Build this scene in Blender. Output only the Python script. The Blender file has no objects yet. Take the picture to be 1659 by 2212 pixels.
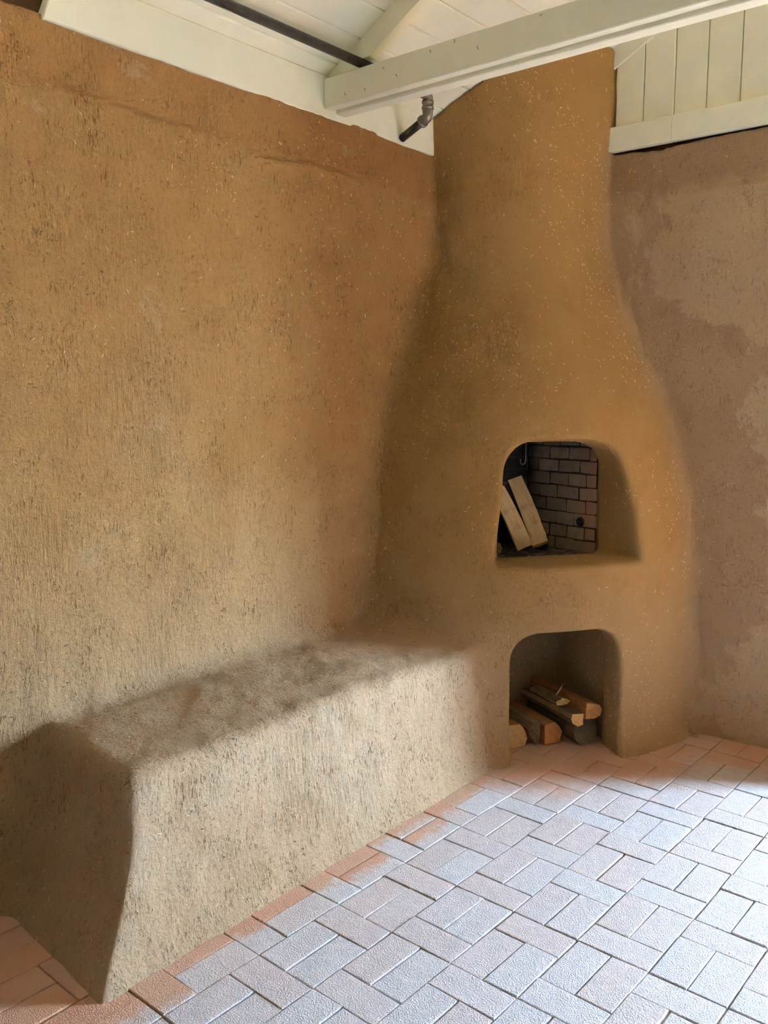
import bpy, bmesh, math, random
import numpy as np
from mathutils import Vector, Matrix, noise as mnoise

S = bpy.context.scene
COL = S.collection
rnd = random.Random(7)

# ------------------------------------------------------------------ camera
FPX, CXP, CYP, HOR, VBX = 1885.0, 829.5, 1106.0, 851.0, 2403.0
PITCH = math.atan((CYP - HOR) / FPX)
YAW = math.atan((VBX - CXP) * math.cos(PITCH) / FPX)
CAM = Vector((2.3877, -3.7884, 1.5))
FW = Vector((-math.sin(YAW) * math.cos(PITCH), math.cos(YAW) * math.cos(PITCH), -math.sin(PITCH)))
RT = Vector((math.cos(YAW), math.sin(YAW), 0))
UP = RT.cross(FW)
cd = bpy.data.cameras.new('camera'); cam = bpy.data.objects.new('camera', cd); COL.objects.link(cam)
cam.matrix_world = Matrix(((RT.x, UP.x, -FW.x, CAM.x), (RT.y, UP.y, -FW.y, CAM.y), (RT.z, UP.z, -FW.z, CAM.z), (0, 0, 0, 1)))
cd.sensor_fit = 'HORIZONTAL'; cd.sensor_width = 36.0; cd.lens = 36.0 * FPX / 1659.0
cd.clip_start = 0.05; cd.clip_end = 100
S.camera = cam

def in_frame(p, m=60):
    v = Vector(p) - CAM; z = v.dot(FW)
    if z < .1: return False
    x = CXP + FPX * v.dot(RT) / z; y = CYP - FPX * v.dot(UP) / z
    return -m < x < 1659 + m and -m < y < 2212 + m

# ------------------------------------------------------------------ world, light, exposure
SKY_COL = (0.57, 0.77, 1.0); SKY_STR = 190.0
ALC_X0, ALC_X1, ALC_Y, ALC_Z = 2.03, 4.20, 0.84, 2.10      # alcove beyond the right wall, out of frame
WIN_X0, WIN_X1, WIN_Z0, WIN_Z1, WIN_T = 3.02, 3.56, 0.35, 1.50, 0.12     # its window
w = bpy.data.worlds.new('sky'); S.world = w; w.use_nodes = True
bg = w.node_tree.nodes['Background']; bg.inputs[0].default_value = (*SKY_COL, 1); bg.inputs[1].default_value = SKY_STR
ld = bpy.data.lights.new('window_daylight_portal', 'AREA'); ld.shape = 'RECTANGLE'
ld.size = WIN_X1 - WIN_X0; ld.size_y = WIN_Z1 - WIN_Z0; ld.cycles.is_portal = True
lo = bpy.data.objects.new('window_daylight_portal', ld); COL.objects.link(lo)
lo.location = ((WIN_X0 + WIN_X1) / 2, ALC_Y + WIN_T - .01, (WIN_Z0 + WIN_Z1) / 2); lo.rotation_euler = (-math.pi / 2, 0, 0)
sl = bpy.data.lights.new('sun', 'SUN'); sl.energy = 900.0; sl.color = (1.0, .92, .78); sl.angle = math.radians(.6)
so = bpy.data.objects.new('sun', sl); COL.objects.link(so)
so.rotation_euler = Vector((.12, -.78, -.62)).to_track_quat('-Z', 'Y').to_euler()
S.view_settings.view_transform = 'Standard'; S.view_settings.look = 'None'
S.view_settings.exposure = 1.16; S.view_settings.gamma = 1.0; S.view_settings.use_curve_mapping = False
try:
    S.cycles.max_bounces = 14; S.cycles.diffuse_bounces = 10
except Exception: pass

# ------------------------------------------------------------------ node helper
class NT:
    def __init__(s, name):
        s.m = bpy.data.materials.new(name); s.m.use_nodes = True; s.t = s.m.node_tree
        s.b = s.t.nodes['Principled BSDF']; s.b.inputs['Specular IOR Level'].default_value = .25
        s.co = s.n('ShaderNodeTexCoord').outputs['Object']
    def n(s, k, **kw):
        nd = s.t.nodes.new(k)
        for a, b in kw.items(): setattr(nd, a, b)
        return nd
    def set(s, inp, v):
        if hasattr(v, 'is_output') or isinstance(v, bpy.types.NodeSocket): s.t.links.new(v, inp)
        elif isinstance(v, (tuple, list)): inp.default_value = (*v, 1) if len(v) == 3 and inp.type == 'RGBA' else v
        else: inp.default_value = v
    def scale(s, v, sc):
        m = s.n('ShaderNodeMapping'); s.set(m.inputs[0], v); m.inputs['Scale'].default_value = sc; return m.outputs[0]
    def noise(s, v, sc, det=4, rough=.55, dist=0):
        m = s.n('ShaderNodeTexNoise'); s.set(m.inputs['Vector'], v)
        m.inputs['Scale'].default_value = sc; m.inputs['Detail'].default_value = det
        m.inputs['Roughness'].default_value = rough; m.inputs['Distortion'].default_value = dist
        return m.outputs[0]
    def ramp(s, v, a, b, lo=0., hi=1.):
        m = s.n('ShaderNodeMapRange'); m.interpolation_type = 'SMOOTHSTEP'
        s.set(m.inputs[0], v); m.inputs[1].default_value = a; m.inputs[2].default_value = b
        m.inputs[3].default_value = lo; m.inputs[4].default_value = hi; return m.outputs[0]
    def mix(s, f, a, b, mode='MIX'):
        m = s.n('ShaderNodeMix', data_type='RGBA', blend_type=mode)
        s.set(m.inputs[0], f); s.set(m.inputs[6], a); s.set(m.inputs[7], b); return m.outputs[2]
    def math(s, op, a, b=0., c=0.):
        m = s.n('ShaderNodeMath', operation=op); s.set(m.inputs[0], a); s.set(m.inputs[1], b)
        if op == 'MULTIPLY_ADD': s.set(m.inputs[2], c)
        return m.outputs[0]
    def sep(s, v):
        m = s.n('ShaderNodeSeparateXYZ'); s.set(m.inputs[0], v); return m.outputs
    def bump(s, h, dist, strength=1., prev=None):
        m = s.n('ShaderNodeBump'); s.set(m.inputs['Height'], h); m.inputs['Distance'].default_value = dist
        m.inputs['Strength'].default_value = strength
        if prev is not None: s.set(m.inputs['Normal'], prev)
        return m.outputs[0]
    def out(s, col, rough=.9, nor=None):
        s.set(s.b.inputs['Base Color'], col); s.set(s.b.inputs['Roughness'], rough)
        if nor is not None: s.set(s.b.inputs['Normal'], nor)
        return s.m

# ------------------------------------------------------------------ materials
def adobe(name, rough_amt=1.0, zoned=True):
    a = NT(name); co = a.co; X, Y, Z = a.sep(co)
    big = a.noise(co, 1.6, 5, .6); mid = a.noise(co, 6, 6, .65, .4); fine = a.noise(co, 90, 5, .7)
    def tri(tan, pale, brown):
        c = a.mix(a.ramp(big, .35, .70), tan, pale)
        return a.mix(a.ramp(mid, .50, .78, 0, .55), c, brown)
    if zoned:
        at = a.n('ShaderNodeAttribute', attribute_name='zone'); zr = a.n('ShaderNodeSeparateColor'); a.set(zr.inputs[0], at.outputs['Color'])
        zR, zB, zF = zr.outputs
        # left wall
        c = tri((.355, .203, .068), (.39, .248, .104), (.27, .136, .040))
        c = a.mix(a.ramp(a.noise(co, 1.15, 6, .62, .3), .50, .66, 0, .42), c, (.265, .14, .042))
        c = a.mix(a.ramp(a.math('MULTIPLY_ADD', a.math('SUBTRACT', big, .5), 1.2, Z), 1.15, 2.0, 0, .8), c, (.295, .163, .053))  # redder with height: the warmer light up there put into the colour
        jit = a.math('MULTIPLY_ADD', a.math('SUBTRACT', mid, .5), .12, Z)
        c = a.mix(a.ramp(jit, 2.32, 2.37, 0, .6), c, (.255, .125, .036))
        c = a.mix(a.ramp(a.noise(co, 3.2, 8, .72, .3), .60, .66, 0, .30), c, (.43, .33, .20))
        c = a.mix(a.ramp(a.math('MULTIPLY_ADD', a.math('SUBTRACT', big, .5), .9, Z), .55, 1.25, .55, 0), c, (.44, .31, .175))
        # right wall with dry pale patches
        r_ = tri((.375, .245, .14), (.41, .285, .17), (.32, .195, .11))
        n1 = a.noise(co, 2.0, 10, .72, .5)
        x0 = a.math('SUBTRACT', a.ramp(Z, 1.62, 1.98, 1.30, .74), a.ramp(Z, .1, .7, .18, 0))
        f = a.math('ADD', a.math('MULTIPLY', a.math('SUBTRACT', X, x0), .9), n1)
        r_ = a.mix(a.ramp(f, .50, .55, 0, .75), r_, (.50, .375, .225))
        r_ = a.mix(a.ramp(a.noise(co, 5, 9, .75, .4), .57, .62, 0, .45), r_, (.31, .19, .11))
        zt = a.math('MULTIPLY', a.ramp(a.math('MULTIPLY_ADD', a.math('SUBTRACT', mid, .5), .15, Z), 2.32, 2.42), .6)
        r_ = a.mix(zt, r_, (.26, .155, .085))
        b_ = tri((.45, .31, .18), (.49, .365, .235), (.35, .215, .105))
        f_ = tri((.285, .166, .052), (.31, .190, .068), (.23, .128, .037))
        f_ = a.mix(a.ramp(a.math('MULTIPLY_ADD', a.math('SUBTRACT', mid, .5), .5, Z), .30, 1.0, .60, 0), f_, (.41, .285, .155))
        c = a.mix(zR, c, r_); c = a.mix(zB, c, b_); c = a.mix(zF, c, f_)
        rag = a.math('SUBTRACT', 1.15, a.math('MULTIPLY', zF, .40)); rag = a.math('SUBTRACT', rag, a.math('MULTIPLY', zR, .45))
    else:
        c = tri((.16, .085, .035), (.19, .10, .045), (.12, .06, .025)); rag = .6  # for the unseen walls, darkened to cut their bounce light
    brown = (.26, .145, .055)
    c = a.mix(a.ramp(fine, .56, .75, 0, .35), c, brown)
    c = a.mix(a.ramp(fine, .25, .42, .22, 0), c, (.55, .42, .26))
    # short dark straw pits, stretched along the trowel strokes
    warp = a.noise(co, 2.5, 2)
    st = a.noise(a.scale(co, (1, 1, .22)), 150, 3, .6, .3)
    st2 = a.noise(a.scale(co, (.35, .35, 1)), 115, 3, .6, .4)
    pm = a.ramp(a.noise(co, 9, 4, .7), .43, .63, .22, 1)
    pits = a.math('MULTIPLY', a.math('MAXIMUM', a.ramp(st, .59, .65), a.ramp(a.noise(a.scale(co, (1, 1, .3)), 290, 2, .6), .60, .67, 0, .7)), pm)
    pits2 = a.math('MULTIPLY', a.ramp(st2, .65, .71), a.ramp(warp, .4, .6))
    pa = a.math('MULTIPLY', a.math('MAXIMUM', pits, pits2), rag)
    c = a.mix(a.math('MULTIPLY', pa, .60), c, (.12, .06, .02))
    lump = a.noise(co, 26, 8, .68, .15)
    h = a.math('MULTIPLY', lump, .011)
    tro = a.math('MULTIPLY', a.noise(a.scale(co, (1, 1, .16)), 85, 5, .65, .15), a.ramp(a.noise(co, 3, 2), .40, .62, .15, 1))
    h = a.math('MULTIPLY_ADD', tro, .009, h)
    h = a.math('MULTIPLY_ADD', a.math('SUBTRACT', a.math('MULTIPLY', fine, .8), pa), .0055, h)
    h = a.math('MULTIPLY', h, rag)
    return a.out(c, .93, a.bump(h, 1.0, 1.))

M = {}
M['adobe'] = adobe('adobe'); M['adobe_plain'] = adobe('adobe_plain', zoned=False)

def m_white(name, col, shade=.82):
    a = NT(name); oi = a.n('ShaderNodeObjectInfo').outputs['Random']
    s = a.noise(a.scale(a.co, (1, 1, 1)), 5, 5, .6, .5)
    c = a.mix(a.ramp(s, .35, .7), col, tuple(x * .93 for x in col))
    c = a.mix(a.math('MULTIPLY', oi, .25), c, tuple(x * y for x, y in zip(col, (.93, .90, .84))))
    k = a.noise(a.co, 22, 6, .75, 1.2)
    c = a.mix(a.ramp(k, .72, .80, 0, .6), c, (.42, .36, .27))
    n = a.bump(a.noise(a.co, 60, 5, .6), .0015, .7)
    a.b.inputs['Specular IOR Level'].default_value = .35
    return a.out(c, .6, n)
M['white'] = m_white('cream_painted_wood', (.96, .95, .75))
M['white_beam'] = m_white('cream_painted_beam', (.95, .95, .75))
M['knot'] = NT('knot').out((.07, .055, .04), .8)

def m_brick():
    a = NT('floor_brick'); oi = a.n('ShaderNodeObjectInfo'); r = oi.outputs['Random']
    g = a.n('ShaderNodeNewGeometry').outputs['Position']; X, Y, Z = a.sep(g)
    r2 = a.math('FRACT', a.math('MULTIPLY', r, 17.3)); r3 = a.math('FRACT', a.math('MULTIPLY', r, 53.7))
    c = a.mix(r, (.56, .37, .29), (.60, .47, .41))
    c = a.mix(a.ramp(r2, .74, .82, 0, .55), c, (.52, .52, .44))
    c = a.mix(a.ramp(r3, .80, .9, 0, .6), c, (.68, .42, .26))
    n1 = a.noise(g, 7, 6, .65, .4); n2 = a.noise(g, 30, 6, .7)
    c = a.mix(a.ramp(n1, .42, .68, 0, .5), c, (.64, .55, .50))
    haze = a.mix(a.ramp(n2, .4, .7), (.60, .66, .74), (.72, .77, .85))  # blue of the skylight put into the haze colour
    # whitish mortar haze with a clean strip along the bench and hearth
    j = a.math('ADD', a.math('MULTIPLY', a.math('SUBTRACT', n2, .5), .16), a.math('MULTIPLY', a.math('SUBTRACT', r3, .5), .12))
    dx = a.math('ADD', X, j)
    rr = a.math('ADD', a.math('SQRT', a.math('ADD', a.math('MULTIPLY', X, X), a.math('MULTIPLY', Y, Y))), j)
    hz = a.math('MINIMUM', a.ramp(dx, .64, .70), a.math('MINIMUM', a.ramp(rr, 1.15, 1.40), a.ramp(a.math('SUBTRACT', j, Y), .18, .42)))  # last ramp paints the shaded strip along the right wall as warm brick
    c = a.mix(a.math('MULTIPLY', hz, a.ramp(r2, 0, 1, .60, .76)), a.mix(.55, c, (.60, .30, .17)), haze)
    hole = a.noise(g, 170, 3, .6, .6)
    c = a.mix(a.ramp(hole, .66, .72, 0, .55), c, (.30, .20, .15))
    st = a.ramp(a.noise(g, 240, 2), .3, .7)
    n = a.bump(n2, .003, .8)
    swirl = a.noise(g, 55, 4, .6, 3.0)
    n = a.bump(swirl, .0018, .8, n)
    n = a.bump(a.math('SUBTRACT', st, a.math('MULTIPLY', a.ramp(hole, .66, .74), 3.)), .0012, .8, n)
    a.b.inputs['Specular IOR Level'].default_value = .3
    return a.out(c, .62, n)
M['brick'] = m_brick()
a = NT('mortar'); M['mortar'] = a.out(a.mix(a.noise(a.co, 40, 5), (.30, .25, .20), (.52, .45, .38)), .95, a.bump(a.noise(a.co, 120, 5), .004))

def m_soot():
    a = NT('firebox_brick'); r = a.n('ShaderNodeObjectInfo').outputs['Random']
    g = a.n('ShaderNodeNewGeometry').outputs['Position']; X, Y, Z = a.sep(g)
    c = a.mix(r, (.26, .20, .135), (.38, .30, .21))
    c = a.mix(a.ramp(a.noise(g, 25, 6, .7), .4, .7, 0, .6), c, (.17, .125, .08))
    t = a.math('ADD', X, a.math('MULTIPLY', a.math('SUBTRACT', a.noise(g, 8, 5), .5), .12))
    c = a.mix(a.ramp(t, .60, .66, 0, .85), c, (.36, .20, .13))
    c = a.mix(a.ramp(t, .30, .42, 1, 0), c, (.010, .008, .007))
    c = a.mix(a.ramp(Z, 1.18, 1.40, 0, .7), c, (.02, .015, .012))
    n = a.bump(a.noise(a.scale(g, (1, 1, .5)), 70, 6, .7), .006, .9)
    return a.out(c, .85, n)
M['soot'] = m_soot()
M['mortar_soot'] = NT('sooty_mortar').out((.045, .032, .024), .95)
M['black'] = NT('soot_black').out((.012, .010, .008), .95)
a = NT('ash'); M['ash'] = a.out(a.mix(a.ramp(a.noise(a.co, 30, 5), .4, .6), (.03, .022, .016), (.14, .10, .07)), .95, a.bump(a.noise(a.co, 60, 5), .01))

def m_wood(name, c1, c2, dark):
    a = NT(name)
    gr = a.noise(a.scale(a.co, (1, 14, 14)), 9, 6, .65, .4)
    gf = a.noise(a.scale(a.co, (.6, 30, 30)), 14, 4, .6)
    c = a.mix(a.ramp(gr, .35, .65), c1, c2)
    c = a.mix(a.ramp(gf, .56, .70, 0, .6), c, dark)
    c = a.mix(a.ramp(a.noise(a.co, 18, 5), .55, .7, 0, .4), c, dark)
    return a.out(c, .75, a.bump(a.math('ADD', gr, gf), .004, .9))
M['wood_pale'] = m_wood('pale_split_wood', (.62, .47, .24), (.52, .37, .17), (.26, .16, .07))
M['wood_orange'] = m_wood('orange_split_wood', (.50, .23, .08), (.36, .15, .05), (.16, .07, .03))
M['wood_brown'] = m_wood('brown_split_wood', (.38, .25, .12), (.25, .16, .08), (.10, .06, .03))
M['wood_bark'] = m_wood('bark', (.21, .145, .085), (.13, .088, .052), (.05, .035, .025))
M['wood_end'] = m_wood('cut_end_pale', (.82, .56, .26), (.70, .44, .18), (.40, .22, .09))
M['wood_end_orange'] = m_wood('cut_end_orange', (.72, .36, .13), (.60, .28, .10), (.30, .13, .05))
M['wood_end_dark'] = m_wood('cut_end_dark', (.20, .15, .10), (.13, .10, .07), (.05, .04, .03))
a = NT('black_iron'); a.b.inputs['Metallic'].default_value = .6
M['iron'] = a.out(a.mix(a.ramp(a.noise(a.co, 40, 5, .7), .4, .65), (.018, .016, .014), (.05, .045, .036)), .42, a.bump(a.noise(a.co, 150, 4), .0008))
a = NT('grey_fitting'); a.b.inputs['Metallic'].default_value = .5
M['fitting'] = a.out(a.mix(a.noise(a.co, 60, 4), (.14, .125, .10), (.24, .22, .18)), .5, a.bump(a.noise(a.co, 200, 4), .0008))
a = NT('thread_tape'); M['tape'] = a.out((.42, .43, .38), .5)
a = NT('steel_wire'); a.b.inputs['Metallic'].default_value = .8; M['steel'] = a.out((.45, .42, .36), .4)
a = NT('straw'); g = a.n('ShaderNodeNewGeometry').outputs['Position']
M['straw'] = a.out(a.mix(a.ramp(a.noise(g, 60, 2), .4, .6), (.92, .72, .42), (.70, .50, .25)), .6)
a = NT('outside_paving'); M['paving'] = a.out((.45, .43, .40), .9)

# ------------------------------------------------------------------ object helpers
def tag(o, label=None, cat=None, group=None, kind=None):
    if label: o['label'] = label
    if cat: o['category'] = cat
    if group: o['group'] = group
    if kind: o['kind'] = kind
    return o
def empty(name, loc=(0, 0, 0), rz=0):
    o = bpy.data.objects.new(name, None); COL.objects.link(o); o.location = loc; o.rotation_euler = (0, 0, rz)
    o.empty_display_size = .1; return o
def link_mesh(name, me, mats, parent=None, kind=None):
    for m in (mats if isinstance(mats, (list, tuple)) else [mats]):
        if m.name not in [x.name for x in me.materials if x]: me.materials.append(m)
    o = bpy.data.objects.new(name, me); COL.objects.link(o)
    if parent: o.parent = parent
    if kind: o['kind'] = kind
    return o
def obj(name, bm, mats, parent=None, kind=None, smooth=False):
    me = bpy.data.meshes.new(name); bmesh.ops.recalc_face_normals(bm, faces=bm.faces); bm.to_mesh(me); bm.free()
    if smooth:
        me.shade_smooth()
    return link_mesh(name, me, mats, parent, kind)
def box(bm, x0, y0, z0, x1, y1, z1, bev=0, seg=1, mat=None):
    r = bmesh.ops.create_cube(bm, size=1)
    vs = r['verts']
    T = Matrix.Translation(((x0 + x1) / 2, (y0 + y1) / 2, (z0 + z1) / 2)) @ Matrix.Diagonal((x1 - x0, y1 - y0, z1 - z0, 1))
    if mat is not None: T = mat @ T
    bmesh.ops.transform(bm, matrix=T, verts=vs)
    if bev:
        es = list({e for v in vs for e in v.link_edges})
        bmesh.ops.bevel(bm, geom=es, offset=bev, segments=seg, affect='EDGES', profile=.5)
def hexa(bm, pts):
    vs = [bm.verts.new(p) for p in pts]
    for f in ((0, 3, 2, 1), (4, 5, 6, 7), (0, 1, 5, 4), (1, 2, 6, 5), (2, 3, 7, 6), (3, 0, 4, 7)):
        bm.faces.new([vs[i] for i in f])
    return vs
def bevel_all(bm, off, seg=1):
    bmesh.ops.bevel(bm, geom=list(bm.edges), offset=off, segments=seg, affect='EDGES', profile=.5)
def tube(bm, pts, r, n=14, caps=True):
    pts = [Vector(p) for p in pts]; rings = []
    up = None
    for i, p in enumerate(pts):
        t = (pts[min(i + 1, len(pts) - 1)] - pts[max(i - 1, 0)]).normalized()
        if up is None:
            up = t.orthogonal().normalized()
        up = (up - t * up.dot(t)).normalized(); s = t.cross(up)
        rr = r[i] if isinstance(r, (list, tuple)) else r
        rings.append([bm.verts.new(p + (up * math.cos(2 * math.pi * k / n) + s * math.sin(2 * math.pi * k / n)) * rr) for k in range(n)])
    for a, b in zip(rings, rings[1:]):
        for k in range(n): bm.faces.new([a[k], a[(k + 1) % n], b[(k + 1) % n], b[k]])
    if caps:
        bm.faces.new(rings[0]); bm.faces.new(list(reversed(rings[-1])))

# ------------------------------------------------------------------ adobe shell: one signed field, meshed once, split into walls / bench / fireplace
CEIL0, CEILS = 2.690, 0.55           # ceiling height at the left wall and its slope
_rs = np.random.RandomState(3)
_LAT = _rs.rand(64, 64, 64).astype(np.float32)
def vnoise(x, y, z, f, off=0.):
    x = x * f + off; y = y * f + off * 1.7; z = z * f + off * .6
    xi = np.floor(x).astype(np.int32); yi = np.floor(y).astype(np.int32); zi = np.floor(z).astype(np.int32)
    u = x - xi; v = y - yi; t = z - zi
    u = u * u * (3 - 2 * u); v = v * v * (3 - 2 * v); t = t * t * (3 - 2 * t)
    a0, a1 = xi & 63, (xi + 1) & 63; b0, b1 = yi & 63, (yi + 1) & 63; c0, c1 = zi & 63, (zi + 1) & 63
    L = _LAT
    r = ((L[a0, b0, c0] * (1 - u) + L[a1, b0, c0] * u) * (1 - v) + (L[a0, b1, c0] * (1 - u) + L[a1, b1, c0] * u) * v) * (1 - t) \
        + ((L[a0, b0, c1] * (1 - u) + L[a1, b0, c1] * u) * (1 - v) + (L[a0, b1, c1] * (1 - u) + L[a1, b1, c1] * u) * v) * t
    return r * 2 - 1
def smin(a, b, k):
    h = np.maximum(k - np.abs(a - b), 0) / k
    return np.minimum(a, b) - h * h * k * .25
def smax(a, b, k): return -smin(-a, -b, k)
def sstep(x, a, b):
    t = np.clip((x - a) / (b - a), 0, 1); return t * t * (3 - 2 * t)
RZ = [0, .165, .48, .79, 1.0, 1.1, 1.2, 1.3, 1.4, 1.5, 1.6, 1.69, 1.85, 2.02, 2.2, 2.4, 2.6, 3.3]
RR = [1.06, 1.045, 1.03, 1.005, .985, .965, .94, .91, .875, .83, .785, .74, .665, .595, .56, .555, .575, .58]
UPA_C, UPA_N, UPA_U = (.57, -.50), (.82, -.572), (.572, .82)
LOA_C, LOA_N, LOA_U = (.774, -.665), (.785, -.62), (.62, .785)
FBX = [(.70, -.31), (.31, -.23), (.16, -.50), (.42, -.70)]       # firebox plan (front right, back right, back left, front left)
LBX = [(.82, -.37), (.478, -.20), (.25, -.64), (.53, -.76)]      # wood store plan
def poly_sd(x, y, P, grow=0.):
    # convex polygon; signed distance (approx: max of half planes)
    c = np.mean(np.array(P), axis=0); d = None
    for i in range(len(P)):
        a = np.array(P[i]); b = np.array(P[(i + 1) % len(P)]); e = b - a; n = np.array((e[1], -e[0])); n /= np.linalg.norm(n)
        if np.dot(n, c - a) > 0: n = -n
        v = (x - a[0]) * n[0] + (y - a[1]) * n[1] - grow
        d = v if d is None else np.maximum(d, v)
    return d
def rbox(s, z, hw, z0, z1, r_top):
    # upright opening, rounded at the top corners only
    cz = (z0 + z1) / 2; hz = (z1 - z0) / 2
    r = np.where(z > cz, r_top, .015)
    qx = np.abs(s) - hw + r; qz = np.abs(z - cz) - hz + r
    return np.minimum(np.maximum(qx, qz), 0) + np.sqrt(np.maximum(qx, 0) ** 2 + np.maximum(qz, 0) ** 2) - r
def field(x, y, z, comps=False):
    ledge = 2.352 + .012 * np.sin(y * 5.1) + .008 * np.sin(y * 13) + .05 * np.clip(-1.2 - y, -.25, 0) * -1 * -1
    lf = .018 * (1 - sstep(z, ledge - .014, ledge + .014)) * sstep(-y, .85, 1.2)
    wl = x - lf
    wr = -y - .010 * (1 - sstep(z, 2.335, 2.365)) * sstep(x, .8, 1.0)
    # rough undulation of the plaster
    und = .0065 * vnoise(x, y, z, 4.0) + .0045 * vnoise(x, y, z * .6, 11.0, 5.) + .0020 * vnoise(x, y, z * .5, 27.0, 9.)
    amp_r = .8
    wl = wl - und; wr = wr - und * amp_r
    rag = .006 * vnoise(x, y, z * 0, 22., 3.) + .004 * vnoise(x, y, z * 0, 60., 7.)
    wl = np.maximum(wl, (z - 2.553 - rag)); wr = np.maximum(wr, (z - 2.562 + np.abs(rag) + .022 * np.exp(-((x - .82) / .14) ** 2) * (.7 + .5 * vnoise(x, y * 0, z * 0, 40., 1.))))
    # bench
    bx = x - (.518 + .052 * np.clip(1 - z / .5, 0, 1.1) ** 2.0 + .02 * np.exp(-np.maximum(z, 0) / .05))
    bz = z - (.512 + .040 * (1 - np.clip(x, 0, .5) / .5) - .02 * sstep(y, -1.5, -1.0) - .008 * sstep(-y, 1.7, 2.4))
    by = -y - (2.512 + .150 * np.clip(1 - z / .53, 0, 1.1) ** 2.2 + .09 * x)
    bn = smax(smax(bx, bz, .06), by, np.interp(z, [0, .25, .5], [.02, .03, .05]).astype(np.float32))
    bn = np.maximum(bn, y + .75) - und * 1.25
    # fireplace
    r = np.sqrt(x * x + y * y)
    R = np.interp(z, RZ, RR).astype(np.float32) + .02 * np.exp(-np.maximum(z, 0) / .05)
    slope = np.interp(z, [1.1, 1.3, 1.5, 1.9, 2.1], [1., 1.08, 1.13, 1.1, 1.]).astype(np.float32)
    fp = (r - R) / slope - und * .95
    # carve upper mouth
    px, py = x - UPA_C[0], y - UPA_C[1]
    s = px * UPA_U[0] + py * UPA_U[1]; d = px * UPA_N[0] + py * UPA_N[1]
    dd = np.clip(d, 0, .5); t = np.clip((z - .82) / .45, 0, 1)
    hw = .225 + .54 * dd * (1 - .75 * t)
    up = rbox(s - .012 * dd, z, hw, .818, 1.297 + .10 * dd, .125)
    up = np.maximum(up, -(d + .04))
    fb = np.maximum(poly_sd(x, y, FBX, .012), np.maximum(.80 - z, z - 1.36))
    # lower mouth and wood store
    px, py = x - LOA_C[0], y - LOA_C[1]
    s2 = px * LOA_U[0] + py * LOA_U[1]; d2 = px * LOA_N[0] + py * LOA_N[1]
    lo_ = rbox(s2, z, .232 + .06 * np.clip(d2 + .05, 0, .4), -.40, .540 + .03 * s2, .115)
    lo_ = np.maximum(lo_, -(d2 + .19))
    lb = np.maximum(poly_sd(x, y, LBX), np.maximum(-.5 - z, z - .60))
    fpc = smax(fp, -(up - .002 - .3 * und), .035)
    fpc = np.maximum(fpc, -fb)
    fpc = smax(fpc, -(lo_ - .3 * und), .028)
    fpc = np.maximum(fpc, -lb)
    kk = np.interp(z, [1.9, 2.4], [.06, .02]).astype(np.float32)
    F = smin(wl, bn, .075)
    F2 = smin(F, wr, .04)
    cut = np.minimum(np.minimum(up, fb), np.minimum(lo_, lb))      # nothing fills the hollows
    G = smin(F2, fp, np.where(x > y + 10, kk, kk))
    G = smin(F2, fp, kk) + (fpc - fp)
    G = np.where(cut < .10, np.maximum(np.minimum(G, fpc + 0), np.where(cut < .0, fpc, G)), G)
    G = np.maximum(G, z - (CEIL0 + CEILS * x) + .003)
    if comps: return G, (wl, wr, bn, fp)
    return G
H = .0135
gx = np.arange(-.04, 1.60, H, dtype=np.float32); gy = np.arange(-3.30, .045, H, dtype=np.float32); gz = np.arange(-.03, 3.10, H, dtype=np.float32)
def eval_grid():
    F = np.empty((len(gx), len(gy), len(gz)), np.float32)
    for i in range(0, len(gx), 12):
        X, Y, Z = np.meshgrid(gx[i:i + 12], gy, gz, indexing='ij')
        F[i:i + 12] = field(X, Y, Z)
    return F
def surface_nets(F):
    nx, ny, nz = F.shape; sg = F < 0
    cs = np.zeros((nx - 1, ny - 1, nz - 1), np.int8)
    for a in (0, 1):
        for b in (0, 1):
            for c in (0, 1): cs += sg[a:nx - 1 + a, b:ny - 1 + b, c:nz - 1 + c]
    act = (cs > 0) & (cs < 8); ids = np.full(act.shape, -1, np.int64)
    I, J, K = np.nonzero(act); ids[I, J, K] = np.arange(len(I))
    acc = np.zeros((len(I), 3)); cnt = np.zeros(len(I))
    corners = [(a, b, c) for a in (0, 1) for b in (0, 1) for c in (0, 1)]
    for p in corners:
        for ax in range(3):
            if p[ax]: continue
            q = list(p); q[ax] = 1
            f0 = F[I + p[0], J + p[1], K + p[2]]; f1 = F[I + q[0], J + q[1], K + q[2]]
            m = (f0 < 0) != (f1 < 0); t = np.where(m, f0 / np.where(m, f0 - f1, 1), 0)
            pt = np.tile(np.array(p, float), (len(I), 1)); pt[:, ax] = t
            acc += pt * m[:, None]; cnt += m
    P = acc / cnt[:, None] + np.stack([I, J, K], 1)
    V = np.stack([gx[0] + P[:, 0] * H, gy[0] + P[:, 1] * H, gz[0] + P[:, 2] * H], 1)
    quads = []
    for ax in range(3):
        a = [slice(None)] * 3; b = [slice(None)] * 3; a[ax] = slice(0, -1); b[ax] = slice(1, None)
        s0 = sg[tuple(a)]; s1 = sg[tuple(b)]
        i, j, k = np.nonzero(s0 != s1)
        o = [i, j, k]; u, v = (ax + 1) % 3, (ax + 2) % 3
        ok = (o[u] > 0) & (o[v] > 0) & (o[u] < F.shape[u] - 1) & (o[v] < F.shape[v] - 1)
        i, j, k = i[ok], j[ok], k[ok]; fl = s0[i, j, k]
        def cell(du, dv):
            c = [i.copy(), j.copy(), k.copy()]; c[u] = c[u] - du; c[v] = c[v] - dv; return ids[c[0], c[1], c[2]]
        q = np.stack([cell(1, 1), cell(0, 1), cell(0, 0), cell(1, 0)], 1)
        q[~fl] = q[~fl][:, ::-1]
        quads.append(q)
    return V, np.concatenate(quads)
F = eval_grid(); V, Q = surface_nets(F)
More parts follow.
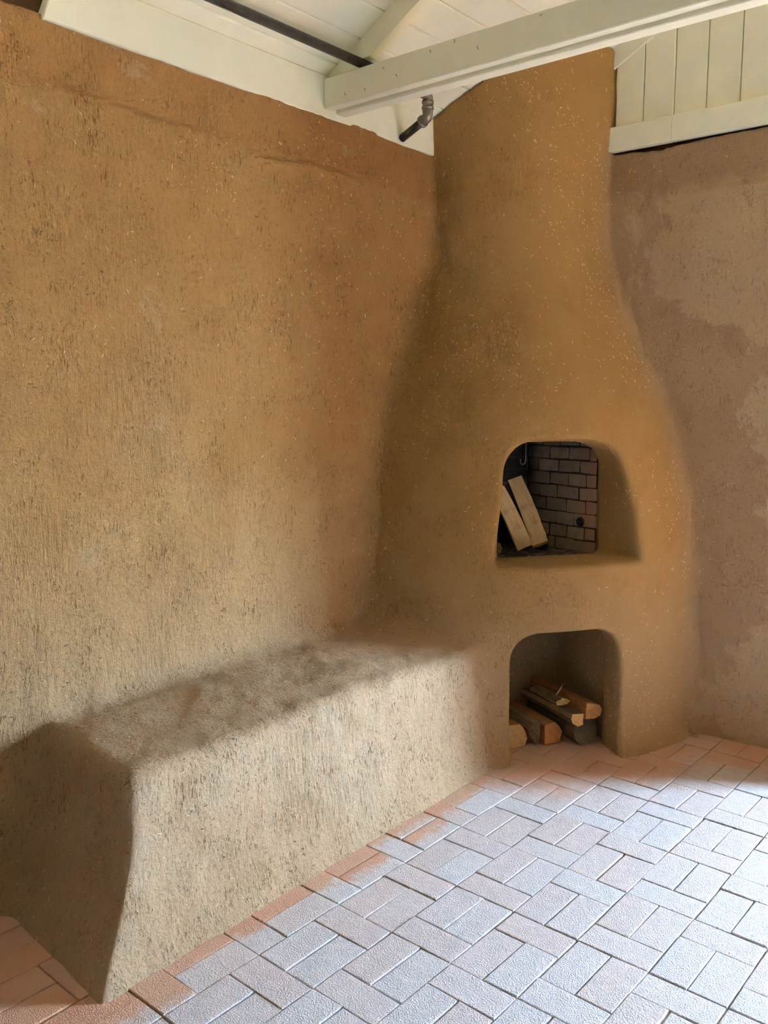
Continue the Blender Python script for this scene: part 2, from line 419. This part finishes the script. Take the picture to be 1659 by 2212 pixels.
# smooth normals from the field gradient
def grad_normals(V):
    e = .006; N = np.zeros_like(V)
    v = V.astype(np.float32)
    for ax in range(3):
        d = np.zeros(3, np.float32); d[ax] = e
        a = field(*(v + d).T); b = field(*(v - d).T); N[:, ax] = (a - b)
    return N / np.maximum(np.linalg.norm(N, axis=1, keepdims=True), 1e-9)
NV = grad_normals(V)
Cn = V[Q].mean(1).astype(np.float32)
_, comp = field(Cn[:, 0], Cn[:, 1], Cn[:, 2], True)
comp = np.stack(comp, 1); lab = comp.argmin(1)
lab[comp[:, 3] < .012] = 3
keep = np.ones(len(Q), bool)
keep &= ~((Cn[:, 2] > 2.535) & (lab < 2) & (np.minimum(comp[:, 0], 9) > 5))
SUB = {}
_, cv_ = field(*V.astype(np.float32).T, True)
cv_ = np.stack(cv_, 1); cv_ = cv_ - cv_.min(1, keepdims=True); wt = np.exp(-cv_ / .045); wt /= wt.sum(1, keepdims=True)
ZW = np.stack([wt[:, 1], wt[:, 2], wt[:, 3], np.ones(len(V))], 1)
wc = np.maximum(wt[:, 0] , 1e-6)            # sequential mixes: turn shares into mix factors
ZW[:, 0] = wt[:, 1] / (wt[:, 1] + wc); ZW[:, 1] = wt[:, 2] / (wt[:, 2] + wt[:, 1] + wc); ZW[:, 2] = wt[:, 3]
def submesh(name, sel, mat, kind=None, parent=None):
    q = Q[sel]; used, inv = np.unique(q, return_inverse=True); q = inv.reshape(q.shape)
    v = V[used]; n = NV[used]
    me = bpy.data.meshes.new(name)
    me.vertices.add(len(v)); me.vertices.foreach_set('co', v.astype(np.float32).ravel())
    me.loops.add(len(q) * 4); me.loops.foreach_set('vertex_index', q.ravel().astype(np.int32))
    me.polygons.add(len(q)); me.polygons.foreach_set('loop_start', np.arange(0, len(q) * 4, 4, dtype=np.int32))
    me.update(calc_edges=True); me.validate()
    zz = ZW[used]; ca_ = me.color_attributes.new('zone', 'FLOAT_COLOR', 'POINT'); ca_.data.foreach_set('color', zz.astype(np.float32).ravel())
    me.shade_smooth(); me.normals_split_custom_set_from_vertices([tuple(x) for x in n])
    SUB[name] = (v, n, q)
    return link_mesh(name, me, mat, parent, kind)

fire = empty('corner_fireplace', (.75, -.62, 0))
tag(fire, 'tall tan adobe corner fireplace with arched firebox above an arched wood store', 'fireplace')
def under(o, par):
    o.parent = par; o.matrix_parent_inverse = Matrix.Translation(-par.location); return o
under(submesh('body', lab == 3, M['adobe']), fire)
bench = empty('adobe_bench', (.28, -1.8, 0))
tag(bench, 'long low adobe bench built along the left wall up to the fireplace', 'bench')
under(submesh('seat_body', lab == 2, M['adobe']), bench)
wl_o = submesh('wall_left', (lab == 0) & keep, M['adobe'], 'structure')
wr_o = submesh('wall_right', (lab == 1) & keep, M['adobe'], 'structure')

# straw flecks pressed into the plaster (uncountable)
def straw(name, key, density, par, seed, zmax=9.):
    v, n, q = SUB[key]; rs = np.random.RandomState(seed)
    c = v[q]; e1 = c[:, 2] - c[:, 0]; e2 = c[:, 3] - c[:, 1]; ar = .5 * np.linalg.norm(np.cross(e1, e2), axis=1)
    # patchy density
    ctr = c.mean(1); pn = vnoise(ctr[:, 0], ctr[:, 1], ctr[:, 2], 3.5, 2.); wgt = ar * np.clip(.55 + pn * 1.1, .08, 2.)
    cnt = int(ar.sum() * density); f = rs.choice(len(q), cnt, p=wgt / wgt.sum())
    a, b = rs.rand(cnt, 1), rs.rand(cnt, 1)
    P = (c[f, 0] * (1 - a) + c[f, 1] * a) * (1 - b) + (c[f, 3] * (1 - a) + c[f, 2] * a) * b
    N = n[q[f, 0]]; T = rs.randn(cnt, 3); T[:, 2] *= 1.5; T -= N * (T * N).sum(1, keepdims=True); T /= np.linalg.norm(T, axis=1, keepdims=True)
    B = np.cross(N, T); L = (.0030 + .0085 * rs.rand(cnt, 1) ** 2.4); W = .00055 + .00045 * rs.rand(cnt, 1)
    T = T + N * rs.randn(cnt, 1) * .06
    h = .0009
    pts = np.stack([P - T * L, P - B * W + N * h, P + T * L, P + B * W + N * h, P - T * L * .3 + N * h * 2.2, P + T * L * .3 + N * h * 2.2], 1)
    tr = np.array([[0, 1, 4], [1, 5, 4], [1, 2, 5], [2, 3, 5], [3, 4, 5], [3, 0, 4]])
    idx = (tr[None] + (np.arange(cnt) * 6)[:, None, None]).reshape(-1)
    me = bpy.data.meshes.new(name); me.vertices.add(cnt * 6); me.vertices.foreach_set('co', pts.astype(np.float32).ravel())
    me.loops.add(len(idx)); me.loops.foreach_set('vertex_index', idx.astype(np.int32))
    me.polygons.add(len(idx) // 3); me.polygons.foreach_set('loop_start', np.arange(0, len(idx), 3, dtype=np.int32))
    me.update(calc_edges=True)
    o = link_mesh(name, me, M['straw'], par, 'stuff')
    if par.location.length > 0: under(o, par)
    return o
straw('straw_flecks', 'body', 480, fire, 1); straw('straw_flecks', 'seat_body', 420, bench, 2)
straw('straw_flecks', 'wall_left', 200, wl_o, 3); straw('straw_flecks', 'wall_right', 300, wr_o, 4)

# ------------------------------------------------------------------ rest of the shell, out of frame
RX, RYB, RIDGE = 6.0, -9.0, 3.0  # unseen room size, enlarged so that bounced light fades
bm = bmesh.new()
box(bm, -.40, RYB, -.1, -.06, .5, 2.66)                                   # core of the left wall
box(bm, -.06, RYB, -.1, .0, -3.29, 2.56)
under_l = obj('wall_core', bm, M['adobe_plain'], wl_o)
bm = bmesh.new()
T2 = ALC_Y + WIN_T
box(bm, -.06, .06, -.1, ALC_X0, T2, 2.66); box(bm, 1.585, 0, -.1, ALC_X0, .07, 2.56)
box(bm, ALC_X1, 0, -.1, RX + .4, T2, 2.66); box(bm, ALC_X0, 0, ALC_Z, ALC_X1, T2, 2.66)
box(bm, ALC_X0, ALC_Y, -.1, WIN_X0, T2, ALC_Z); box(bm, WIN_X1, ALC_Y, -.1, ALC_X1, T2, ALC_Z)
box(bm, WIN_X0, ALC_Y, -.1, WIN_X1, T2, WIN_Z0); box(bm, WIN_X0, ALC_Y, WIN_Z1, WIN_X1, T2, ALC_Z)
obj('wall_core', bm, M['adobe_plain'], wr_o)
bm = bmesh.new()
box(bm, .5, .06, 2.60, RX + .4, .5, 4.5)
obj('gable_core', bm, M['white'], wr_o)
bm = bmesh.new(); box(bm, -.4, RYB - .3, -.1, RX + .4, RYB, 4.8); obj('wall_back', bm, M['adobe_plain'], None, 'structure')
bm = bmesh.new(); box(bm, RX, RYB, -.1, RX + .4, T2, 2.75); obj('wall_opposite', bm, M['adobe_plain'], None, 'structure')
bm = bmesh.new(); box(bm, -8, T2, -.12, 12, 16, -.04); obj('ground_outside', bm, M['paving'], None, 'structure')

# ------------------------------------------------------------------ ceiling: sloping boards
ceil = None
bm = bmesh.new()
def slab(bm, x0, x1, z0, z1, y0, y1, t):
    hexa(bm, [(x0, y0, z0), (x1, y0, z1), (x1, y1, z1), (x0, y1, z0), (x0, y0, z0 + t), (x1, y0, z1 + t), (x1, y1, z1 + t), (x0, y1, z0 + t)])
zc = lambda x: CEIL0 + CEILS * (x if x < RIDGE else 2 * RIDGE - x)
slab(bm, -.45, RIDGE, zc(-.45) + .02, zc(RIDGE) + .02, RYB - .3, T2 + .2, .08)
slab(bm, RIDGE, 2 * RIDGE + .45, zc(RIDGE) + .02, zc(2 * RIDGE + .45) + .02, RYB - .3, T2 + .2, .08)
ceil = obj('ceiling', bm, M['white'], None, 'structure')
edges = [-.06] + [.050 + .1145 * k for k in range(0, 24)]
x = edges[-1]
while x + .1145 < 2 * RIDGE + .06: x += .1145; edges.append(x)
for a0, a1 in zip(edges, edges[1:]):
    if a0 < RIDGE < a1: a1 = RIDGE
    g = .0022
    bm = bmesh.new()
    z0, z1 = zc(a0 + g), zc(a1 - g)
    vs = hexa(bm, [(a0 + g, RYB, z0), (a1 - g, RYB, z1), (a1 - g, 0.03, z1), (a0 + g, 0.03, z0),
              (a0 + g, RYB, z0 + .018), (a1 - g, RYB, z1 + .018), (a1 - g, 0.03, z1 + .018), (a0 + g, 0.03, z0 + .018)])
    bevel_all(bm, .004)
    obj('board', bm, M['white'], ceil)

# gable planks over the right wall, their trim, the fascia over the left wall
gv = [.585, .713, .850, .987, 1.123]
while gv[-1] < RX: gv.append(gv[-1] + .1365)
for a0, a1 in zip(gv, gv[1:]):
    a1 = min(a1, RX); g = .0022; bm = bmesh.new()
    hexa(bm, [(a0 + g, -.002, 2.64), (a1 - g, -.002, 2.64), (a1 - g, .055, 2.64), (a0 + g, .055, 2.64),
              (a0 + g, -.002, zc(a0) + .01), (a1 - g, -.002, zc(a1) + .01), (a1 - g, .055, zc(a1) + .01), (a0 + g, .055, zc(a0) + .01)])
    bevel_all(bm, .0035)
    obj('plank', bm, M['white'], wr_o)
bm = bmesh.new(); box(bm, .566, -.024, 2.566, .8505, .02, 2.668, .0025); obj('trim_1', bm, M['white_beam'], None, 'structure')
bm = bmesh.new(); box(bm, .8515, -.024, 2.566, RX, .02, 2.668, .0025); obj('trim_2', bm, M['white_beam'], None, 'structure')
# rake strip where the ceiling meets the gable
bm = bmesh.new()
hexa(bm, [(.50, -.012, zc(.50) - .09), (2.2, -.012, zc(2.2) - .09), (2.2, .0, zc(2.2) - .09), (.50, .0, zc(.50) - .09),
          (.50, -.012, zc(.50) - .002), (2.2, -.012, zc(2.2) - .002), (2.2, .0, zc(2.2) - .002), (.50, .0, zc(.50) - .002)])
obj('trim_3', bm, M['white'], None, 'structure')
bm = bmesh.new()   # fascia with its slanted near end
hexa(bm, [(-.035, -2.40, 2.535), (.006, -2.40, 2.535), (.006, -.55, 2.535), (-.035, -.55, 2.535),
          (-.035, -2.34, 2.686), (.006, -2.34, 2.686), (.006, -.55, 2.686), (-.035, -.55, 2.686)])
bevel_all(bm, .003); obj('trim_4', bm, M['white_beam'], None, 'structure')
bm = bmesh.new(); box(bm, -.06, -3.3, 2.535, -.030, -2.50, 2.69, .003); box(bm, -.06, RYB, 2.535, -.030, -3.31, 2.69, .003)
obj('trim_5', bm, M['white_beam'], None, 'structure')

# ------------------------------------------------------------------ tie beam and rafter
tb = empty('tie_beam', (0, -1.22, 2.54)); tag(tb, 'long cream painted wooden tie beam crossing in front of the chimney top', 'beam')
bm = bmesh.new(); box(bm, .008, -1.265, 2.563, RX, -1.2255, 2.672, .003); under(obj('face_board', bm, M['white_beam']), tb)
bm = bmesh.new(); box(bm, .03, -1.225, 2.549, RX, -1.172, 2.672, .003); under(obj('rear_board', bm, M['white_beam']), tb)
bm = bmesh.new()
kr = random.Random(9)
for x, z in ((.36, 2.60), (.30, 2.64), (.505, 2.645), (.70, 2.612), (.93, 2.655), (.12, 2.59), (.21, 2.585), (.60, 2.655)):
    p = [(x, -1.2652, z)]
    for q in range(5): p.append((p[-1][0] + kr.uniform(-.004, .004), -1.2652, p[-1][2] + kr.uniform(.001, .006) * (1 if q < 3 else -.4)))
    tube(bm, p, [.0004, .0009, .0011, .0008, .0006, .0002], 5)
under(obj('knots', bm, M['knot']), tb); tb.children[-1]['kind'] = 'stuff'
rf = empty('rafter', (.2, -1.245, 2.72)); tag(rf, 'cream rafter rising under the ceiling boards from behind the tie beam', 'rafter')
bm = bmesh.new()
y0, y1 = -1.238, -1.195
def prof(y): return [(-.0, y, zc(.0) - .0), (0.03, y, 2.6735), (.158, y, 2.6735), (.158, y, 2.713), (.207, y, 2.713), (2.15, y, zc(2.15) - .068), (2.15, y, zc(2.15) - .001), (.0, y, zc(0) - .001)]
A = [bm.verts.new(p) for p in prof(y0)[1:]]; B = [bm.verts.new(p) for p in prof(y1)[1:]]
bm.faces.new(A); bm.faces.new(list(reversed(B)))
for i in range(len(A)):
    j = (i + 1) % len(A); bm.faces.new([A[i], A[j], B[j], B[i]])
under(obj('rafter_board', bm, M['white']), rf)

# ------------------------------------------------------------------ gas pipe
gp = empty('gas_pipe', (.175, -1.27, 2.69)); tag(gp, 'black iron pipe running over the tie beam and down to an elbow beside the chimney', 'pipe')
PX, PZ, PR = .180, 2.692, .0165
bm = bmesh.new(); tube(bm, [(PX, RYB, PZ), (PX, -.86, PZ)], PR, 20); under(obj('long_pipe', bm, M['iron'], smooth=True), gp)
ex, ey = PX - .015, -.825
bm = bmesh.new(); tube(bm, [(ex, ey - .04, PZ), (ex, ey - .012, PZ), (ex, ey, PZ - .012), (ex, ey, PZ - .033)], .021, 16); tube(bm, [(ex, ey, 2.668), (ex, ey, 2.655)], .024, 8)
under(obj('upper_elbow', bm, M['fitting'], smooth=True), gp)
bm = bmesh.new(); tube(bm, [(ex, ey, 2.66), (ex, ey, 2.63)], .0145, 16); under(obj('nipple', bm, M['tape'], smooth=True), gp)
dv = Vector((0 - ex, -.794 - ey, 2.555 - 2.605)); dv.normalize()
k0 = Vector((ex, ey, 2.605))
arc = [Vector((ex, ey, 2.642)), Vector((ex, ey, 2.628)), Vector((ex, ey, 2.615)), k0 + dv * .004 + Vector((0, 0, .002)), k0 + dv * .02, k0 + dv * .032]
bm = bmesh.new(); tube(bm, arc, [.021, .022, .021, .021, .021, .022], 16)
tube(bm, [(ex, ey, 2.646), (ex, ey, 2.636)], .0245, 16); tube(bm, [k0 + dv * .026, k0 + dv * .038], .0245, 16)
under(obj('lower_elbow', bm, M['fitting'], smooth=True), gp)
bm = bmesh.new(); tube(bm, [k0 + dv * .03, k0 + dv * .165], PR, 18); under(obj('short_pipe', bm, M['iron'], smooth=True), gp)

# ------------------------------------------------------------------ brick floor
bm = bmesh.new(); box(bm, -.3, RYB, -.10, RX, T2, -.007)
floor = obj('floor', bm, M['mortar'], None, 'structure')
BW, BL, JT = .1030, .2060, .0030
def brick_mesh(i, rs):
    bm = bmesh.new(); hx, hy = (BL - JT) / 2, (BW - JT) / 2
    j = lambda s: rs.uniform(-s, s)
    vs = hexa(bm, [(-hx, -hy, -.03), (hx, -hy, -.03), (hx, hy, -.03), (-hx, hy, -.03),
                   (-hx + j(.0014), -hy + j(.0014), j(.0008)), (hx + j(.0014), -hy + j(.0014), j(.0008)), (hx + j(.0014), hy + j(.0014), j(.0008)), (-hx + j(.0014), hy + j(.0014), j(.0008))])
    top = [e for e in bm.edges if all(v.co.z > -.02 for v in e.verts)]
    bmesh.ops.bevel(bm, geom=top, offset=.0020 + rs.random() * .0012, segments=2, affect='EDGES', profile=.5)
    me = bpy.data.meshes.new('brick'); bmesh.ops.recalc_face_normals(bm, faces=bm.faces); bm.to_mesh(me); bm.free()
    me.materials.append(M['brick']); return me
brs = random.Random(5); BM_ = [brick_mesh(i, brs) for i in range(10)]
ax_, ay_ = 1.0, 0.0
def anchor(px, py):
    d = FW * FPX + RT * (px - CXP) - UP * (py - CYP); t = -CAM.z / d.z; return CAM + d * t
A0 = anchor(1246.3, 2030.7); ROT = math.radians(-1.2)
ca, sa = math.cos(ROT), math.sin(ROT)
P3 = BW * 3
lst = []
for c in range(-14, 18):
    ph = 0 if c % 2 == 0 else BW         # column 0 lies left of the anchor, horizontal brick at [-BW,0]
    for r in range(-16, 14):
        base = ph + r * P3               # horizontal brick at [base-BW, base]
        u0 = (c - 1) * BL + 0
        lst.append((u0 + BL / 2, base - BW / 2, 0)); lst.append((u0 + BW / 2, base + BW, 90)); lst.append((u0 + BW * 1.5, base + BW, 90))
loc = []
for u, v, rot in lst:
    x = A0.x + u * ca - v * sa; y = A0.y + u * sa + v * ca
    if -.1 < x < RX + .02 and RYB - .05 < y < ALC_Y - .05: loc.append((x, y, rot))
def hidden(x, y):
    if x < .42 and -2.6 < y < -.9: return True
    if (y > .06 and x < ALC_X0 - .05) or x < -.05: return True
    r = math.hypot(x, y)
    if r < .93:
        px, py = x - LOA_C[0], y - LOA_C[1]
        s2 = px * LOA_U[0] + py * LOA_U[1]
        if not (abs(s2) < .34 and x > .2 and y < -.1): return True
    return False
vis, rest = [], []
for x, y, rot in loc:
    if hidden(x, y): continue
    (vis if in_frame((x, y, 0), 75) else rest).append((x, y, rot))
vis.sort(key=lambda p: (p[0] - CAM.x) ** 2 + (p[1] - CAM.y) ** 2)
rest += vis[300:]; vis = vis[:300]
def brick_mat(x, y, rot):
    return Matrix.Translation((x + brs.uniform(-.0012, .0012), y + brs.uniform(-.0012, .0012), brs.uniform(-.0016, .0016))) @ \
        Matrix.Rotation(ROT + math.radians(rot + brs.uniform(-.5, .5) + (180 if brs.random() < .5 else 0)), 4, 'Z') @ Matrix.Rotation(math.radians(brs.uniform(-.35, .35)), 4, 'X') @ Matrix.Rotation(math.radians(brs.uniform(-.25, .25)), 4, 'Y')
for x, y, rot in vis:
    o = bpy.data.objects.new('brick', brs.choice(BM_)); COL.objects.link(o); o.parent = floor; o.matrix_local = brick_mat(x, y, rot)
vv, ff, n0 = [], [], 0
for x, y, rot in rest:
    me = brs.choice(BM_); T = brick_mat(x, y, rot)
    vv += [tuple(T @ v.co) for v in me.vertices]; ff += [[i + n0 for i in p.vertices] for p in me.polygons]; n0 += len(me.vertices)
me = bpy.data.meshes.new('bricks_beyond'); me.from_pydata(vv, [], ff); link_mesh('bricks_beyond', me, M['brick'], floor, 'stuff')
print('bricks', len(vis), len(rest))

# ------------------------------------------------------------------ firebox lining
def wall_bricks(P, Qp, name, z0, z1, seed, bw=.112, inward=None):
    rs = random.Random(seed); P = Vector((*P, 0)); Qp = Vector((*Qp, 0)); L = (Qp - P).length; e = (Qp - P).normalized()
    c = Vector((sum(p[0] for p in FBX) / 4, sum(p[1] for p in FBX) / 4, 0)); n = Vector((-e.y, e.x, 0))
    if n.dot(c - P) < 0: n = -n
    rot = Matrix((( e.x, n.x, 0, P.x), (e.y, n.y, 0, P.y), (0, 0, 1, 0), (0, 0, 0, 1)))
    par = empty(name, (P.x, P.y, z0)); par.parent = fire; par.matrix_parent_inverse = Matrix.Translation(-fire.location)
    bm = bmesh.new(); box(bm, 0, -.030, z0, L, -.004, z1, mat=rot); under2(obj('mortar_bed', bm, M['mortar_soot']), par)
    ch = .0588; k = 0; z = z0
    while z < z1 - .02:
        x = -.002 - (bw * .5 if k % 2 else 0) - rs.uniform(0, .01)
        while x < L:
            wd = bw * rs.uniform(.86, 1.12); a, b = max(x, 0), min(x + wd - .006, L)
            if b - a > .012:
                bm = bmesh.new(); pr = rs.uniform(-.002, .004)
                j = lambda s=.0030: rs.uniform(-s, s)
                hexa(bm, [rot @ Vector(p) for p in ((a + j(), -.012, z + .002 + j()), (b + j(), -.012, z + .002 + j()), (b + j(), pr + j(.0015), z + .002 + j()), (a + j(), pr + j(.0015), z + .002 + j()),
                          (a + j(), -.012, z + ch - .004 + j()), (b + j(), -.012, z + ch - .004 + j()), (b + j(), pr + j(.0015), z + ch - .004 + j()), (a + j(), pr + j(.0015), z + ch - .004 + j()))])
                bevel_all(bm, .0025); under2(obj('brick', bm, M['soot']), par)
            x += wd
        z += ch; k += 1
def under2(o, par):
    o.parent = par; o.matrix_parent_inverse = (Matrix.Translation(-par.location)); return o
wall_bricks(FBX[0], FBX[1], 'firebox_side_lining', .80, 1.35, 1)
wall_bricks(FBX[1], FBX[2], 'firebox_back_lining', .80, 1.35, 2)
wall_bricks(FBX[2], FBX[3], 'firebox_side_lining', .80, 1.35, 3)
bm = bmesh.new()
vs = [bm.verts.new((p[0], p[1], z)) for z in (.797, .808) for p in FBX]
bm.faces.new(vs[:4]); bm.faces.new(vs[4:]);
for i in range(4): bm.faces.new([vs[i], vs[(i + 1) % 4], vs[4 + (i + 1) % 4], vs[4 + i]])
under(obj('firebox_floor', bm, M['ash']), fire)
# damper hook of bent wire
bm = bmesh.new(); hx, hy = .335, -.285
tube(bm, [(hx, hy, 1.355), (hx, hy, 1.195), (hx - .004, hy - .004, 1.182), (hx - .012, hy - .01, 1.178), (hx - .018, hy - .015, 1.186), (hx - .019, hy - .016, 1.205)], .0026, 8)
under(obj('damper_hook', bm, M['steel'], smooth=True), fire)
# small gas stub with ring in the right lining
bm = bmesh.new(); e = (Vector((*FBX[1], 0)) - Vector((*FBX[0], 0))).normalized(); n = Vector((e.y, -e.x, 0)) if False else Vector((-e.y, e.x, 0))
if n.dot(Vector((.45, -.45, 0)) - Vector((*FBX[0], 0))) < 0: n = -n
sp = Vector((*FBX[0], .94)) + e * .075
tube(bm, [sp - n * .01, sp + n * .006, sp + n * .010, sp + n * .010], [.022, .022, .016, .012], 14); tube(bm, [sp, sp + n * .018], .008, 10)
under(obj('pipe_stub', bm, M['iron'], smooth=True), fire)

# ------------------------------------------------------------------ firewood
def log(name, label, poly, p0, axis, length, mats, lat=None, seed=0, jag=.0, group=None, upv=(0, 0, 1), bend=.004):
    """poly: cross-section in (lateral, up) metres; p0: front end origin; axis: towards the back end"""
    rs = random.Random(seed); ax = Vector(axis).normalized()
    cxy = (sum(p[0] for p in poly) / len(poly), sum(p[1] for p in poly) / len(poly))
    lat = Vector(lat).normalized() if lat else Vector((.42, .907, 0)); u = ax.cross(lat); u = u if u.z >= 0 else -u
    org = Vector(p0) + lat * cxy[0] + u * cxy[1]
    pts = []
    for i, p in enumerate(poly):         # subdivide edges so that split faces are uneven
        q = poly[(i + 1) % len(poly)]
        pts.append((p[0] - cxy[0], p[1] - cxy[1])); pts.append(((p[0] * .62 + q[0] * .38) - cxy[0] + rs.uniform(-.0015, .0015), (p[1] * .62 + q[1] * .38) - cxy[1] + rs.uniform(-.0015, .0015)))
    root = empty(name, org)
    root.matrix_world = Matrix(((ax.x, lat.x, u.x, org.x), (ax.y, lat.y, u.y, org.y), (ax.z, lat.z, u.z, org.z), (0, 0, 0, 1)))
    tag(root, label, 'firewood', group)
    bm = bmesh.new(); N = 9; rings = []
    off = [rs.uniform(-.0016, .0016) for _ in pts]
    for k in range(N + 1):
        t = k / N; s = 1 - .10 * t + rs.uniform(-.012, .012)
        ring = []
        for i, p in enumerate(pts):
            f = 1 + (rs.uniform(-.02, .02)); fx = 0
            if k == 0 and jag: fx = rs.uniform(-jag, jag)
            ring.append(bm.verts.new((t * length + fx + (p[1] * .12 if k == 0 else 0), p[0] * s * f + bend * math.sin(t * 3), p[1] * s * f)))
        rings.append(ring)
    n = len(pts); side = []
    for a, b in zip(rings, rings[1:]):
        for i in range(n):
            f = bm.faces.new([a[i], a[(i + 1) % n], b[(i + 1) % n], b[i]]); f.material_index = 0
            if mats[2] is not None and (i // 2) in mats[3]: f.material_index = 1
    me_m = [mats[0]] + ([mats[2]] if mats[2] is not None else [])
    o = obj('split_side', bm, me_m, root)
    for ring in (0, N):
        bm = bmesh.new()
        # end cap with a slight dome so that it reads as sawn or broken
        cs = [bm.verts.new((v_[0], v_[1], v_[2])) for v_ in CAPS(o, ring, n)]
        c = sum((v.co for v in cs), Vector()) / n; cv = bm.verts.new(c + Vector((-.001 if ring == 0 else .001, 0, 0)))
        for i in range(n): bm.faces.new([cs[i], cs[(i + 1) % n], cv])
        obj('cut_end', bm, mats[1], root)
    return root
def CAPS(o, ring, n):
    return [tuple(o.data.vertices[ring * n + i].co) for i in range(n)]
D = Vector((-.907, .42, 0)).normalized(); E = Vector((.42, .907, 0)).normalized()
def at(p): return -D * p            # distance along the stack's axis from the room corner
circ = lambda cx, cz, r, n=9, sq=1.: [(cx + r * math.cos(2 * math.pi * k / n), cz + sq * r * math.sin(2 * math.pi * k / n)) for k in range(n)]
G1 = 'split logs stacked in the lower wood store'
log('firewood_log', 'dark weathered round log at the bottom right of the lower wood store', circ(-.098, .064, .064, 12), at(.885), D, .36,
    (M['wood_bark'], M['wood_end_dark'], None, ()), seed=1, group=G1)
log('firewood_log', 'orange split log with bright cut end on the floor amid the wood store', [(-.262, .004), (-.186, .002), (-.168, .046), (-.182, .070), (-.205, .092), (-.258, .084)], at(.815), D, .37,
    (M['wood_orange'], M['wood_end_orange'], M['wood_bark'], (0,)), seed=2, group=G1, jag=.004)
log('firewood_log', 'dull brown wedge shaped log between the leftmost log and the middle orange log', [(-.338, .080), (-.306, .100), (-.268, .106), (-.283, .010), (-.303, .010)], at(.80), D, .36,
    (M['wood_brown'], M['wood_bark'], M['wood_bark'], (0,)), seed=3, group=G1, jag=.006)
log('firewood_log', 'leftmost log in the wood store, yellowish and half hidden by the left pier', [(-.43, .003), (-.345, .002), (-.326, .03), (-.336, .062), (-.362, .096), (-.415, .10)], at(.78), D, .34,
    (M['wood_orange'], M['wood_end'], M['wood_bark'], (0,)), seed=4, group=G1)
log('firewood_log', 'split log with pale yellow cut end in second layer of the wood store', [(-.210, .146), (-.198, .122), (-.172, .108), (-.146, .113), (-.141, .158), (-.202, .166)], at(.925), D, .38,
    (M['wood_brown'], M['wood_end'], M['wood_bark'], (0, 4)), seed=5, group=G1, jag=.003)
log('firewood_log', 'topmost wide reddish orange split log at the right of the wood store', [(-.136, .137), (-.085, .131), (-.060, .142), (-.048, .160), (-.058, .184), (-.128, .205)], at(.93), D, .40,
    (M['wood_orange'], M['wood_end_orange'], None, ()), seed=6, group=G1, jag=.003)
log('firewood_piece', 'short broken grey brown bark piece lying on top of the stacked logs', [(-.208, .172), (-.146, .168), (-.138, .184), (-.150, .192), (-.175, .198), (-.202, .190)], at(.82), D, .20,
    (M['wood_brown'], M['wood_end'], M['wood_bark'], (0,)), seed=7, jag=.010)
bm = bmesh.new(); s0 = at(.77) + E * -.172 + Vector((0, 0, .194)); tube(bm, [s0, s0 + Vector((.012, .016, .028)), s0 + Vector((.02, .026, .052))], [.004, .0035, .0007], 5)
tag(obj('wood_splinter', bm, M['wood_end']), 'thin pale wood splinter standing up from the short bark piece', 'splinter')
bm = bmesh.new(); s0 = at(.80) + E * -.152 + Vector((0, 0, .003)); hexa(bm, [s0 + Vector(p) for p in ((-.02, -.012, 0), (.02, -.012, 0), (.014, .008, 0), (-.016, .006, 0), (-.012, -.004, .022), (.004, -.006, .028), (.003, .003, .026), (-.010, .003, .020))])
tag(obj('wood_chip', bm, M['wood_brown']), 'small brown wood chip on the bricks in front of the dark round log', 'chip')

def lean(label, b, t, wdt, dep, mats, seed, **k):
    b = Vector(b); t = Vector(t); ax = t - b
    lat = Vector((.84, .54, 0)); lat = (lat - ax.normalized() * lat.dot(ax.normalized())).normalized()
    h, g = wdt / 2, dep / 2
    return log('firewood_log', label, [(-h, -g), (h * .1, -g * 1.1), (h, -g * .3), (h, g), (-h * .8, g)] if seed != 22 else [(-h, -g * .6), (-h * .1, -g * 1.2), (h, -g * .7), (h, g), (-h, g)],
               b, ax, ax.length, mats, lat=lat, seed=seed, **k)
G2 = 'logs in the upper firebox'
lean('right one of two pale split logs leaning before the firebox brick lining', (.515, -.452, .846), (.37, -.44, 1.125), .072, .055,
     (M['wood_pale'], M['wood_end'], None, ()), 22, group=G2)
lean('left one of two pale leaning split logs, top hidden by the firebox jamb', (.500, -.560, .846), (.395, -.625, 1.10), .074, .055,
     (M['wood_pale'], M['wood_end'], None, ()), 21, group=G2)
log('firewood_log', 'small dark log lying behind the leaning logs in the upper firebox', circ(0, 0, .028, 8), (.40, -.625, .84), (-.8, .5, 0), .2,
    (M['wood_bark'], M['wood_brown'], None, ()), lat=(.5, .8, 0), seed=31, group=G2)
bm = bmesh.new(); box(bm, -.022, -.02, 0, .022, .02, .07, .006, mat=Matrix.Translation((.485, -.375, .810)) @ Matrix.Rotation(.4, 4, 'Z'))
tag(obj('charred_block', bm, M['black']), 'small charred black block behind the foot of the right leaning log', 'charcoal')
